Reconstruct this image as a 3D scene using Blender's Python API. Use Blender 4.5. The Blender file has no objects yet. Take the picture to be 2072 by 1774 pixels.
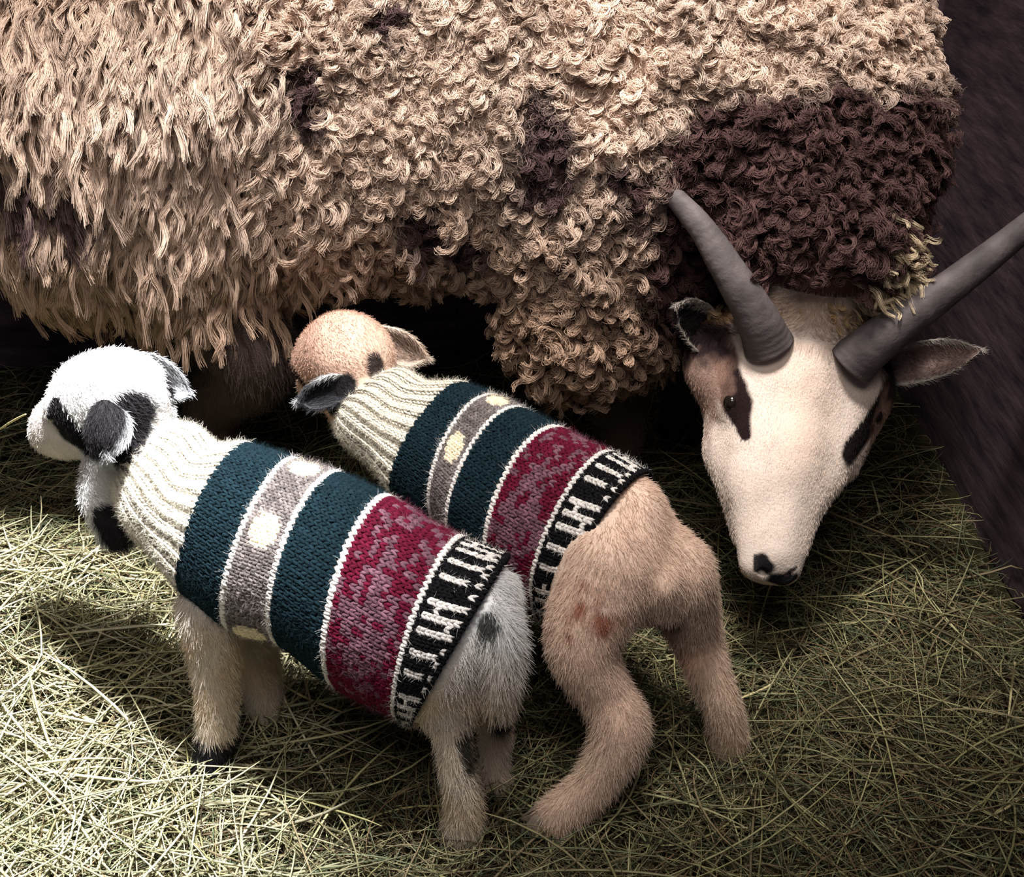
import bpy, math
import numpy as np
import openvdb as vdb
from mathutils import Vector

# ------------------------------------------------------------------ camera, light, exposure
C = bpy.context.scene.collection
sc = bpy.context.scene
cam_d = bpy.data.cameras.new('camera'); cam = bpy.data.objects.new('camera', cam_d); C.objects.link(cam)
cam.location = (0, 0, 0.9); cam.rotation_euler = (math.radians(60), 0, 0)
cam_d.sensor_width = 36.0; cam_d.lens = 36.0 * 2500 / 2072; cam_d.clip_start = 0.05
cam_d.dof.use_dof = False
sc.camera = cam
sc.view_settings.view_transform = 'Standard'; sc.view_settings.look = 'None'
sc.view_settings.gamma = 1; sc.view_settings.use_curve_mapping = False
sc.view_settings.exposure = 0.0
w = bpy.data.worlds.new('barn_air'); sc.world = w; w.use_nodes = True
w.node_tree.nodes['Background'].inputs[0].default_value = (0.55, 0.62, 0.85, 1)
w.node_tree.nodes['Background'].inputs[1].default_value = 0.07

def aim(o, p):
    o.rotation_euler = (Vector(p) - o.location).to_track_quat('-Z', 'Y').to_euler()
def light(name, typ, loc, target, energy, col, **kw):
    d = bpy.data.lights.new(name, typ); o = bpy.data.objects.new(name, d); C.objects.link(o)
    o.location = loc; aim(o, target); d.energy = energy; d.color = col
    for k, v in kw.items(): setattr(d, k, v)
    return o
# a shaft of daylight from a high window, plus two added fill lamps
light('window_daylight', 'SPOT', (0.10, 0.66, 2.35), (-0.64, 0.82, 0.0), 1250, (0.97, 0.98, 1.0),
      spot_size=math.radians(29), spot_blend=1.0, shadow_soft_size=0.10)
light('overhead_fill', 'SPOT', (-0.05, 0.84, 2.25), (0.0, 1.38, 0.70), 390, (1.0, 0.955, 0.91),
      spot_size=math.radians(46), spot_blend=1.0, shadow_soft_size=0.22)  # unseen overhead spot, added to brighten the ewe's upper fleece
light('front_fill', 'AREA', (-0.10, -0.25, 2.1), (0.12, 1.1, 0.3), 14, (1.0, 0.92, 0.85),
      shape='RECTANGLE', size=0.9, size_y=0.6)  # soft fill added behind the viewer, not a source of the barn

rng = np.random.default_rng(7)

# ------------------------------------------------------------------ helpers
CT, ST = math.cos(math.pi/6), 0.5
def at(px, py, Y=None, Z=None):
    """a photograph pixel at a chosen distance Y (or height Z) as a point of the place"""
    u = (px-1036)/2500; v = (py-887)/2500
    d = np.array([u, CT-ST*v, -ST-CT*v])
    t = (Y/d[1]) if Y is not None else ((Z-0.9)/d[2])
    return np.array([0, 0, 0.9]) + d*t
V = lambda *a: np.array(a, float)
def unit(v): return v/(np.linalg.norm(v, axis=-1, keepdims=True)+1e-12)
def srgb(r, g, b):
    c = np.array([r, g, b])/255.0
    return np.where(c <= 0.04045, c/12.92, ((c+0.055)/1.055)**2.4)

NROT = np.array([[.36, .48, -.8], [-.8, .6, 0], [.48, .64, .6]])
def vnoise(P, scale, seed=0):
    """smooth value noise on points, 0..1"""
    q = P@NROT*scale+seed*1.7; i = np.floor(q).astype(np.int64); f = q-i; f = f*f*(3-2*f)
    def h(a):
        n = (a[..., 0]*374761393 + a[..., 1]*668265263 + a[..., 2]*2147483647 + seed*974711) & 0xffffffff
        n = ((n ^ (n >> 13))*1274126177) & 0xffffffff
        return ((n ^ (n >> 16)) & 0xffff)/65535.0
    r = 0
    for dx in (0, 1):
        for dy in (0, 1):
            for dz in (0, 1):
                wgt = (f[..., 0] if dx else 1-f[..., 0])*(f[..., 1] if dy else 1-f[..., 1])*(f[..., 2] if dz else 1-f[..., 2])
                r = r + wgt*h(i+np.array([dx, dy, dz]))
    return r

# signed distance sculpting
class Sculpt:
    def __init__(s, lo, hi, vox):
        s.lo = np.array(lo, float); s.vox = vox
        s.n = np.ceil((np.array(hi)-s.lo)/vox).astype(int)+1
        s.D = np.full(s.n, 0.03, np.float32)
    def _box(s, lo, hi, pad):
        a = np.clip(np.floor((lo-pad-s.lo)/s.vox).astype(int), 0, s.n); b = np.clip(np.ceil((hi+pad-s.lo)/s.vox).astype(int)+1, 0, s.n)
        if (b <= a).any(): return None
        ax = [s.lo[i]+np.arange(a[i], b[i])*s.vox for i in range(3)]
        return tuple(slice(a[i], b[i]) for i in range(3)), ax[0][:, None, None], ax[1][None, :, None], ax[2][None, None, :]
    def _mix(s, sl, d, k, cut=False):
        A = s.D[sl]; d = d.astype(np.float32)
        if cut:
            d = -d; h = np.clip(0.5-0.5*(A-d)/k, 0, 1); s.D[sl] = A*(1-h)+d*h+k*h*(1-h)
        else:
            h = np.clip(0.5+0.5*(A-d)/k, 0, 1); s.D[sl] = A*(1-h)+d*h-k*h*(1-h)
    def cap(s, a, b, ra, rb, k=0.015, cut=False):
        a = np.array(a, float); b = np.array(b, float); r = max(ra, rb)
        bx = s._box(np.minimum(a, b)-r, np.maximum(a, b)+r, 0.035+k)
        if bx is None: return
        sl, X, Y, Z = bx; ab = b-a; L2 = (ab@ab)+1e-12
        px, py, pz = X-a[0], Y-a[1], Z-a[2]
        t = np.clip((px*ab[0]+py*ab[1]+pz*ab[2])/L2, 0, 1)
        d = np.sqrt((px-t*ab[0])**2+(py-t*ab[1])**2+(pz-t*ab[2])**2)-(ra+(rb-ra)*t)
        s._mix(sl, d, k, cut)
    def chain(s, pts, rs, k=0.015):
        """a limb: tapered segments merged sharply with each other, then blended on as one"""
        pts = [np.array(p_, float) for p_ in pts]; r = max(rs)
        bx = s._box(np.min(pts, 0)-r, np.max(pts, 0)+r, 0.035+k)
        if bx is None: return
        sl, X, Y, Z = bx; D = None
        fine = smooth_path(np.array([[*p_, q_] for p_, q_ in zip(pts, rs)]), 8*(len(pts)-1)+1)
        for i in range(len(fine)-1):
            a, b, ra, rb = fine[i, :3], fine[i+1, :3], fine[i, 3], fine[i+1, 3]; ab = b-a; px, py, pz = X-a[0], Y-a[1], Z-a[2]
            t = np.clip((px*ab[0]+py*ab[1]+pz*ab[2])/((ab@ab)+1e-12), 0, 1)
            d = np.sqrt((px-t*ab[0])**2+(py-t*ab[1])**2+(pz-t*ab[2])**2)-(ra+(rb-ra)*t); D = d if D is None else np.minimum(D, d)
        s._mix(sl, D, k)
    def ell(s, c, R, M=None, k=0.015, cut=False):
        """R three radii along the rows of M"""
        c = np.array(c, float); R = np.array(R, float); M = np.eye(3) if M is None else np.array(M)
        ext = np.sqrt(((M*R[:, None])**2).sum(0))
        bx = s._box(c-ext, c+ext, 0.035+k)
        if bx is None: return
        sl, X, Y, Z = bx; px, py, pz = X-c[0], Y-c[1], Z-c[2]
        q = [(px*M[i][0]+py*M[i][1]+pz*M[i][2])/R[i] for i in range(3)]
        k0 = np.sqrt(q[0]**2+q[1]**2+q[2]**2)+1e-9
        k1 = np.sqrt((q[0]/R[0])**2+(q[1]/R[1])**2+(q[2]/R[2])**2)+1e-9
        s._mix(sl, k0*(k0-1)/k1, k, cut)
    def mesh(s):
        g = vdb.FloatGrid(0.03); g.copyFromArray(np.ascontiguousarray(s.D)); p, q = g.convertToQuads(0.0)
        q = np.asarray(q)
        p = np.asarray(p, float)*s.vox+s.lo
        # keep it soft: two rounds of relaxing towards face centres
        for _ in range(2):
            acc = np.zeros_like(p); cnt = np.zeros(len(p)); fc = p[q].mean(1)
            for j in range(4): np.add.at(acc, q[:, j], fc); np.add.at(cnt, q[:, j], 1)
            p = 0.4*p+0.6*acc/cnt[:, None]
        return p, q
    def ground(s, z=0.0):
        k = int(round((z-s.lo[2])/s.vox))
        if k > 0: s.D[:, :, :k] = np.maximum(s.D[:, :, :k], 0.01)

def vnormals(p, q):
    e1 = p[q[:, 2]]-p[q[:, 0]]; e2 = p[q[:, 3]]-p[q[:, 1]]; fn = np.cross(e1, e2); n = np.zeros_like(p)
    for j in range(4): np.add.at(n, q[:, j], fn)
    return unit(n)

# materials -------------------------------------------------------------
def attr_mat(name, rough=0.85, spec=0.15, bump=None, sheen=0.0, var=None, trans=0.0):
    m = bpy.data.materials.new(name); m.use_nodes = True; nt = m.node_tree; b = nt.nodes['Principled BSDF']
    a = nt.nodes.new('ShaderNodeAttribute'); a.attribute_name = 'col'
    out = a.outputs['Color']
    if var:
        tn = nt.nodes.new('ShaderNodeTexNoise'); tn.inputs['Scale'].default_value = var[0]; tn.inputs['Detail'].default_value = 5
        tc = nt.nodes.new('ShaderNodeTexCoord'); nt.links.new(tc.outputs['Object'], tn.inputs['Vector'])
        hs = nt.nodes.new('ShaderNodeHueSaturation'); mr = nt.nodes.new('ShaderNodeMapRange')
        mr.inputs[1].default_value = 0.3; mr.inputs[2].default_value = 0.7; mr.inputs[3].default_value = 1-var[1]; mr.inputs[4].default_value = 1+var[1]
        nt.links.new(tn.outputs['Fac'], mr.inputs[0]); nt.links.new(mr.outputs[0], hs.inputs['Value']); nt.links.new(out, hs.inputs['Color']); out = hs.outputs[0]
    nt.links.new(out, b.inputs['Base Color'])
    b.inputs['Roughness'].default_value = rough; b.inputs['Specular IOR Level'].default_value = spec
    if sheen: b.inputs['Sheen Weight'].default_value = sheen
    if bump:
        tn = nt.nodes.new('ShaderNodeTexNoise'); tn.inputs['Scale'].default_value = bump[0]; tn.inputs['Detail'].default_value = 4
        tc = nt.nodes.new('ShaderNodeTexCoord'); nt.links.new(tc.outputs['Object'], tn.inputs['Vector'])
        bn = nt.nodes.new('ShaderNodeBump'); bn.inputs['Strength'].default_value = bump[1]; bn.inputs['Distance'].default_value = bump[2]
        nt.links.new(tn.outputs['Fac'], bn.inputs['Height']); nt.links.new(bn.outputs[0], b.inputs['Normal'])
    return m
M_skin = attr_mat('short_coat', 0.9, 0.1, bump=(420, 0.5, 0.002), var=(60, 0.08))
M_fur = attr_mat('fur_strands', 0.75, 0.12)
M_wool = attr_mat('wool_strands', 0.7, 0.18)
M_yarn = attr_mat('yarn', 0.95, 0.05, bump=(900, 0.6, 0.0008), var=(700, 0.16))
M_hay = attr_mat('dry_hay', 0.6, 0.25, var=(90, 0.18))
M_horn = attr_mat('horn', 0.6, 0.25, bump=(160, 0.6, 0.0015), var=(45, 0.2))
M_eye = attr_mat('eye_gloss', 0.12, 0.6)
M_hoof = attr_mat('hoof_horn', 0.5, 0.3, bump=(200, 0.4, 0.001))

def root(name, label, cat, loc, group=None):
    o = bpy.data.objects.new(name, None); C.objects.link(o); o.location = loc; o.empty_display_size = 0.05
    o['label'] = label; o['category'] = cat
    if group: o['group'] = group
    return o
ORG = {}
def origin(parent):
    o = np.zeros(3)
    while parent is not None: o = o+np.array(parent.location); parent = parent.parent
    return o
def mesh_obj(name, p, faces, col, mat, parent=None, smooth=True, loc=None):
    """one mesh object from arrays; faces an (n,k) array or list of such arrays; col per vertex"""
    p = np.asarray(p, float); base = origin(parent)
    if loc is not None: p = p-np.array(loc)
    elif parent is not None: p = p-base
    fl = faces if isinstance(faces, list) else [faces]
    me = bpy.data.meshes.new(name)
    me.vertices.add(len(p)); me.vertices.foreach_set('co', p.ravel().astype(np.float32))
    tot = np.concatenate([np.full(len(f), f.shape[1], np.int32) for f in fl]); idx = np.concatenate([f.ravel() for f in fl]).astype(np.int32)
    me.loops.add(len(idx)); me.loops.foreach_set('vertex_index', idx)
    me.polygons.add(len(tot)); me.polygons.foreach_set('loop_start', np.concatenate([[0], np.cumsum(tot)[:-1]]).astype(np.int32))
    me.polygons.foreach_set('loop_total', tot)
    me.polygons.foreach_set('use_smooth', np.full(len(tot), smooth))
    me.update(calc_edges=True)
    if col is not None:
        col = np.asarray(col, float)
        if col.ndim == 1: col = np.tile(col, (len(p), 1))
        a = me.attributes.new('col', 'FLOAT_COLOR', 'POINT')
        a.data.foreach_set('color', np.concatenate([col, np.ones((len(p), 1))], 1).ravel().astype(np.float32))
    me.materials.append(mat)
    o = bpy.data.objects.new(name, me); C.objects.link(o)
    if parent is not None: o.parent = parent
    if loc is not None: o.location = loc
    return o
def strand_obj(name, P, rad, col, mat, parent=None, loc=None):
    """P (n, m, 3) strands, rad (n, m) or (m,), col (n,3)"""
    n, m, _ = P.shape; P = P-(np.array(loc) if loc is not None else origin(parent))
    cu = bpy.data.hair_curves.new(name); cu.add_curves([m]*n)
    cu.attributes['position'].data.foreach_set('vector', P.reshape(-1).astype(np.float32))
    r = cu.attributes.get('radius') or cu.attributes.new('radius', 'FLOAT', 'POINT')
    r.data.foreach_set('value', np.broadcast_to(rad, (n, m)).reshape(-1).astype(np.float32))
    a = cu.attributes.new('col', 'FLOAT_COLOR', 'CURVE')
    a.data.foreach_set('color', np.concatenate([col, np.ones((n, 1))], 1).ravel().astype(np.float32))
    cu.materials.append(mat)
    o = bpy.data.objects.new(name, cu); C.objects.link(o)
    if parent is not None: o.parent = parent
    if loc is not None: o.location = loc
    return o
def scatter(p, q, nrm, n, weight=None):
    """n random spots on a quad mesh"""
    a, b, c, d = (p[q[:, i]] for i in range(4))
    area = 0.5*np.linalg.norm(np.cross(c-a, d-b), axis=1); cen = (a+b+c+d)/4
    if weight is not None: area = area*weight(cen, unit(np.cross(c-a, d-b)))
    f = rng.choice(len(q), n, p=area/area.sum()); u = rng.random((n, 1)); v = rng.random((n, 1))
    pos = (a[f]*(1-u)+b[f]*u)*(1-v)+(d[f]*(1-u)+c[f]*u)*v
    N = nrm[q]; no = unit((N[f, 0]*(1-u)+N[f, 1]*u)*(1-v)+(N[f, 3]*(1-u)+N[f, 2]*u)*v)
    return pos, no
def fur(name, parent, pos, nrm, flow, length, col, rad=0.00022, m=5, lift=0.45, jit=0.35, mat=None, droop=0.25):
    n = len(pos); t = np.linspace(0, 1, m)[None, :, None]
    fl = flow-(flow*nrm).sum(1, keepdims=True)*nrm; fl = unit(fl)
    d = unit(nrm*lift+fl*(1-lift)+rng.normal(size=(n, 3))*jit*0.6)
    bend = unit(fl+rng.normal(size=(n, 3))*jit)
    L = length[:, None, None]
    P = pos[:, None, :]-nrm[:, None, :]*0.0008+d[:, None, :]*L*t+(bend*0.4+V(0, 0, -droop))[:, None, :]*L*t**2
    r = rad*(1-0.75*t[0, :, 0]**1.5)
    return strand_obj(name, P, r[None, :], col, mat or M_fur, parent)

def tube(path, rad, sides=24, flat=None, squash=1.0):
    path = np.asarray(path, float); rad = np.asarray(rad, float); n = len(path)
    T = unit(np.gradient(path, axis=0)); up = V(0, 0, 1) if flat is None else flat
    A = unit(np.cross(T, up)); B = np.cross(T, A); th = np.linspace(0, 2*np.pi, sides, endpoint=False)
    p = path[:, None]+rad[:, None, None]*(np.cos(th)[None, :, None]*A[:, None]+squash*np.sin(th)[None, :, None]*B[:, None])
    p = p.reshape(-1, 3); i = np.arange(n-1)[:, None]*sides; j = np.arange(sides)[None, :]; j2 = (j+1) % sides
    f = np.stack([i+j, i+j2, i+sides+j2, i+sides+j], -1).reshape(-1, 4)
    p = np.concatenate([p, path[[0]], path[[-1]]]); a, b = len(p)-2, len(p)-1; jj = np.arange(sides)
    caps = np.concatenate([np.stack([np.full(sides, a), (jj+1) % sides, jj], 1), np.stack([np.full(sides, b), (n-1)*sides+jj, (n-1)*sides+(jj+1) % sides], 1)])
    return p, [f, caps]
def smooth_path(pts, n):
    pts = np.asarray(pts, float); m = len(pts); t = np.linspace(0, m-1, n); i = np.minimum(t.astype(int), m-2); f = (t-i)[:, None]
    g = lambda k: pts[np.clip(k, 0, m-1)]
    e0 = 2*pts[0]-pts[1]; e1 = 2*pts[-1]-pts[-2]
    P = np.concatenate([[e0], pts, [e1]])
    a, b, c, d = P[i], P[i+1], P[i+2], P[i+3]
    return 0.5*(2*b+(c-a)*f+(2*a-5*b+4*c-d)*f**2+(3*b-a-3*c+d)*f**3)
def ball(c, r, n=16):
    th = np.linspace(0, np.pi, n); z = np.cos(th); s = np.sin(th)
    path = np.array(c)[None]+np.outer(z*r, V(0, 0, 1)); return tube(path, np.maximum(s*r, 1e-5), n*2, flat=V(1, 0, 0))
def inside(P, a, b, r, soft=0.3, wob=0.0):
    """1 inside a capsule-shaped patch of coat, falling to 0 at its edge"""
    a = np.array(a); b = np.array(b); ab = b-a; t = np.clip(((P-a)@ab)/(ab@ab+1e-12), 0, 1)
    d = np.linalg.norm(P-a-t[:, None]*ab, axis=1)
    if wob: d = d+(vnoise(P, 90, 3)-0.5)*wob
    return np.clip((r-d)/(r*soft)+0.5, 0, 1)
def blend(col, mask, c): return col*(1-mask[:, None])+np.array(c)*mask[:, None]

def hit(px, py, p):
    """the point of a sculpted surface seen at a photograph pixel"""
    o = V(0, 0, .9); d = unit(at(px, py, Y=1.0)-o); t = (p-o)@d; r = np.linalg.norm(p-o-t[:, None]*d, axis=1)
    k = np.where(r < max(.005, r.min()+.001))[0]; return p[k[np.argmin(t[k])]]
def poly(P, pts, rs, soft=.25, wob=.003):
    m = np.zeros(len(P))
    for i in range(len(pts)-1):
        a, b = pts[i], pts[i+1]; ab = b-a; t = np.clip(((P-a)@ab)/(ab@ab+1e-12), 0, 1); r = rs[i]*(1-t)+rs[i+1]*t
        d = np.linalg.norm(P-a-t[:, None]*ab, axis=1)+(vnoise(P, 150, 3)-.5)*wob; m = np.maximum(m, np.clip((r-d)/(r*soft)+.5, 0, 1))
    return m
def ear(name, parent, base, tip, side, width, cup, cin, cout, rim, thick=0.003, bend=V(0, 0, 0), one=False):
    """cupped leaf: base to tip, side = direction of its width, opening along cross(side, axis)"""
    nu, nv = 26, 17; u = np.linspace(0, 1, nu)[:, None]; v = np.linspace(-1, 1, nv)[None, :]
    ax = tip-base; L = np.linalg.norm(ax); axn = ax/L; side = unit(side-(side@axn)*axn); nn = np.cross(side, axn)
    wd = width*0.5*(0.42+0.58*np.sin(np.pi*np.clip(u*0.95+0.12, 0, 1))**0.8)*np.clip((1-u)*5, 0, 1)**0.5
    p = base+u[..., None]*ax+(wd*v)[..., None]*side+(cup*(v**2-1)*wd/width*2)[..., None]*nn+(np.sin(u*np.pi/2)**2)[..., None]*bend
    front = p.reshape(-1, 3); back = (p-nn*thick*(1.1-np.abs(v))[..., None]).reshape(-1, 3)
    i = np.arange(nu-1)[:, None]*nv; j = np.arange(nv-1)[None, :]
    f = np.stack([i+j, i+j+1, i+nv+j+1, i+nv+j], -1).reshape(-1, 4); N = nu*nv
    edge = [k*nv for k in range(nu)]+[(nu-1)*nv+k for k in range(1, nv)]+[k*nv+nv-1 for k in range(nu-2, -1, -1)]
    e = np.array(edge); ef = np.stack([e[:-1], e[1:], e[1:]+N, e[:-1]+N], 1)
    rimm = np.clip(np.maximum((v if one else np.abs(v))+0*u, (u-0.8)*5+0*v)*6-4.6, 0, 1).reshape(-1)
    ci = blend(np.tile(cin, (N, 1)), rimm, rim); co = blend(np.tile(cout, (N, 1)), rimm*0.6, rim)
    allp = np.concatenate([front, back]); col = np.concatenate([ci, co]); faces = np.concatenate([f, f[:, ::-1]+N, ef])
    o = mesh_obj(name, allp, faces, col, M_skin, parent)
    nf = vnormals(allp, faces)
    pos, no = scatter(allp, faces, nf, 5200)
    # tint of the nearest part
    d = (pos-base)@axn/L; s_ = ((pos-base-np.outer(d*L, axn))@side)/(width*0.5+1e-9); s_ = s_ if one else np.abs(s_); isf = (no@nn) > 0
    wl = 0.42+0.58*np.sin(np.pi*np.clip(d*0.95+0.12, 0, 1))**0.8
    rm = np.clip(np.maximum(s_/wl, (d-0.8)*5)*6-4.6, 0, 1)
    cc = np.where(isf[:, None], blend(np.tile(cin, (len(pos), 1)), rm, rim), blend(np.tile(cout, (len(pos), 1)), rm*0.6, rim))
    fur('ear_hair', o, pos, no, np.tile(axn, (len(pos), 1)), rng.uniform(0.003, 0.008, len(pos)), cc*rng.uniform(0.85, 1.1, (len(pos), 1)), rad=0.00022, m=4, lift=0.3)
    return o

def hoof(parent, c, fwd, size, col):
    """two half-moon claws side by side, toe along fwd"""
    fwd = unit(V(fwd[0], fwd[1], 0)); sd = V(-fwd[1], fwd[0], 0); ps, fs, off = [], [], 0
    for s in (-1, 1):
        nz, ns = 7, 20; th = np.linspace(0, 2*np.pi, ns, endpoint=False)
        for_ = []
        for i in range(nz):
            h = i/(nz-1); k = 1-0.28*h
            x = np.cos(th)*size*0.62*k+(0.28-0.35*h)*size; y = np.sin(th)*size*0.27*k*(1-0.35*np.cos(th)*(np.cos(th) > 0))
            for_.append(c+np.outer(x, fwd)+np.outer(y+s*size*0.29*k, sd)+V(0, 0, 1)*h*size*0.75)
        p = np.concatenate(for_+[[for_[0].mean(0)], [for_[-1].mean(0)]]); i = np.arange(nz-1)[:, None]*ns; j = np.arange(ns)[None]; j2 = (j+1) % ns
        f = np.stack([i+j, i+j2, i+ns+j2, i+ns+j], -1).reshape(-1, 4); a, b = nz*ns, nz*ns+1; jj = np.arange(ns)
        t = np.concatenate([np.stack([np.full(ns, a), (jj+1) % ns, jj], 1), np.stack([np.full(ns, b), (nz-1)*ns+jj, (nz-1)*ns+(jj+1) % ns], 1)])
        ps.append(p); fs.append([f+off, t+off]); off += len(p)
    mesh_obj('hoof', np.concatenate(ps), [fs[0][0], fs[1][0], fs[0][1], fs[1][1]], col, M_hoof, parent)

# ------------------------------------------------------------------ the barn
def noise_mat(name, c1, c2, scale, rough=0.9, bump=0.5, dist=0.01, stretch=(1, 1, 1)):
    m = bpy.data.materials.new(name); m.use_nodes = True; nt = m.node_tree; b = nt.nodes['Principled BSDF']
    tc = nt.nodes.new('ShaderNodeTexCoord'); mp = nt.nodes.new('ShaderNodeMapping'); mp.inputs['Scale'].default_value = stretch
    tn = nt.nodes.new('ShaderNodeTexNoise'); tn.inputs['Scale'].default_value = scale; tn.inputs['Detail'].default_value = 8; tn.inputs['Roughness'].default_value = 0.65
    cr = nt.nodes.new('ShaderNodeValToRGB'); cr.color_ramp.elements[0].position = 0.35; cr.color_ramp.elements[1].position = 0.68
    cr.color_ramp.elements[0].color = (*c1, 1); cr.color_ramp.elements[1].color = (*c2, 1)
    bn = nt.nodes.new('ShaderNodeBump'); bn.inputs['Strength'].default_value = bump; bn.inputs['Distance'].default_value = dist
    nt.links.new(tc.outputs['Object'], mp.inputs[0]); nt.links.new(mp.outputs[0], tn.inputs['Vector']); nt.links.new(tn.outputs['Fac'], cr.inputs[0])
    nt.links.new(cr.outputs[0], b.inputs['Base Color']); nt.links.new(tn.outputs['Fac'], bn.inputs['Height']); nt.links.new(bn.outputs[0], b.inputs['Normal'])
    b.inputs['Roughness'].default_value = rough; b.inputs['Specular IOR Level'].default_value = 0.1
    return m
M_soil = noise_mat('packed_bedding', (0.012, 0.011, 0.006), (0.055, 0.05, 0.022), 30)
M_board = noise_mat('dark_boards', (0.035, 0.024, 0.030), (0.12, 0.080, 0.090), 9, stretch=(1, 1, 6), dist=0.004)

def hay_height(x, y):
    q = np.stack([x, y, np.zeros_like(x)], -1)
    h = -0.010+0.020*vnoise(q, 7, 5)+0.008*vnoise(q, 19, 6)
    h = h+0.065*np.exp(-((x+0.62)/0.16)**2-((y-1.10)/0.17)**2)      # heap by the lamb's nose
    for fx, fy in FEET: h = h-0.012*np.exp(-((x-fx)**2+(y-fy)**2)/0.035**2)
    return h

# the feet of the animals (on the ground)
FEET = [(-.298, .898), (-.256, .969), (-.049, .816), (-.017, .878), (.035, .828), (.217, .926), (-.30, 1.32), (-.34, 1.56), (.20, 1.36), (.24, 1.56)]

nx, ny = 150, 170
gx = np.linspace(-1.5, 0.65, nx); gy = np.linspace(0.2, 1.86, ny); GX, GY = np.meshgrid(gx, gy, indexing='ij')
GZ = hay_height(GX, GY)-0.012
i, j = np.meshgrid(np.arange(nx-1), np.arange(ny-1), indexing='ij'); k0 = i*ny+j
fl = mesh_obj('floor', np.stack([GX, GY, GZ], -1).reshape(-1, 3), np.stack([k0, k0+ny, k0+ny+1, k0+1], -1).reshape(-1, 4), None, M_soil)
fl['kind'] = 'structure'

def boards(name, x0, x1, y, n, axis='x'):
    ps, fs, off = [], [], 0; wv = (x1-x0)/n
    for k in range(n):
        a = x0+k*wv-0.002; b = x0+(k+1)*wv+0.002; t = 0.006*rng.random()
        for (u0, u1, z0, z1) in ((a, b, -0.01, 1.9),):
            y0 = y-0.012-t; y1 = y+0.03
            pts = [(u, yy, z) for z in (z0, z1) for (u, yy) in ((u0, y1), (u0, y0+0.003), (u0+0.004, y0), (u1-0.004, y0), (u1, y0+0.003), (u1, y1))]
            p = np.array(pts)
            if axis == 'y': p = p[:, [1, 0, 2]]
            ps.append(p); jj = np.arange(6)[::(1 if axis == 'x' else -1)]; jj = np.arange(6)
            fs.append(np.stack([jj, (jj+1) % 6, (jj+1) % 6+6, jj+6], 1)+off); off += 12
    o = mesh_obj(name, np.concatenate(ps), np.concatenate(fs), None, M_board, smooth=False); o['kind'] = 'structure'
boards('wall_back', -1.5, 0.62, 1.82, 15)
boards('wall_right', 0.2, 1.80, 0.62, 4, axis='y')

# ------------------------------------------------------------------ hay
def blades(n, xr, yr, Lr, Rr, lay, tilt, cols, dens=None, curve=0.5, seg=6, zoff=0.0, flat=0.45):
    x = rng.uniform(*xr, n*3); y = rng.uniform(*yr, n*3)
    if dens is not None:
        keep = rng.random(len(x)) < dens(x, y); x, y = x[keep], y[keep]
    x, y = x[:n], y[:n]; n = len(x)
    L = rng.uniform(*Lr, n); az = rng.uniform(0, 2*np.pi, n); el = rng.normal(0, tilt, n); cv = rng.normal(0, curve, n); cz = rng.normal(0, curve*0.35, n)
    R = rng.uniform(*Rr, n); t = np.linspace(-0.5, 0.5, seg)[None]
    a = az[:, None]+cv[:, None]*t*2; kink = (rng.random(n) < 0.35)*rng.normal(0, 0.8, n); kp = rng.uniform(-0.3, 0.3, n)
    a = a+np.where(t > kp[:, None], kink[:, None], 0)
    e = el[:, None]+cz[:, None]*t*2
    d = np.stack([np.cos(a)*np.cos(e), np.sin(a)*np.cos(e), np.sin(e)], -1)*(L/(seg-1))[:, None, None]
    P = np.cumsum(d, 1); P -= P.mean(1, keepdims=True)
    P[..., 0] += x[:, None]; P[..., 1] += y[:, None]
    P[..., 0] = np.minimum(P[..., 0], 0.598); P[..., 1] = np.minimum(P[..., 1], 1.785); z = hay_height(P[..., 0], P[..., 1])
    P[..., 2] += zoff+z*0.5+z.mean(1, keepdims=True)*0.5+(rng.uniform(*lay, n))[:, None]
    P[..., 2] = np.maximum(P[..., 2], hay_height(P[..., 0], P[..., 1])-0.010)
    T = unit(np.gradient(P, axis=1)); A = unit(np.cross(T, V(0, 0, 1))+1e-6); B = np.cross(T, A)
    rr = (R[:, None]*(1-0.6*np.abs(t*2)**3))[..., None]
    ro = rng.uniform(0, np.pi, n)[:, None, None]
    A2 = A*np.cos(ro)+B*np.sin(ro); B2 = (-A*np.sin(ro)+B*np.cos(ro))*flat
    ring = np.stack([P+A2*rr, P+B2*rr, P-A2*rr, P-B2*rr], 2)            # n, seg, 4, 3
    p = ring.reshape(-1, 3); base = (np.arange(n)*seg*4)[:, None, None]; s_ = (np.arange(seg-1)*4)[None, :, None]; k = np.arange(4)[None, None]
    f = np.stack([base+s_+k, base+s_+(k+1) % 4, base+s_+4+(k+1) % 4, base+s_+4+k], -1).reshape(-1, 4)
    cols = np.array(cols); c = cols[rng.integers(0, len(cols), n)]*rng.uniform(0.28, 0.85, (n, 1))
    return p, f, np.repeat(c, seg*4, 0)
straw = [srgb(220, 214, 162), srgb(198, 192, 136), srgb(160, 150, 112), srgb(186, 168, 130), srgb(138, 146, 108), srgb(156, 164, 126), srgb(160, 132, 98), srgb(110, 98, 70), srgb(106, 116, 84), srgb(88, 72, 52)]
dens = lambda x, y: np.where(y > 1.5, 0.25, np.where(y > 1.2, 0.6, 1.0))
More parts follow.
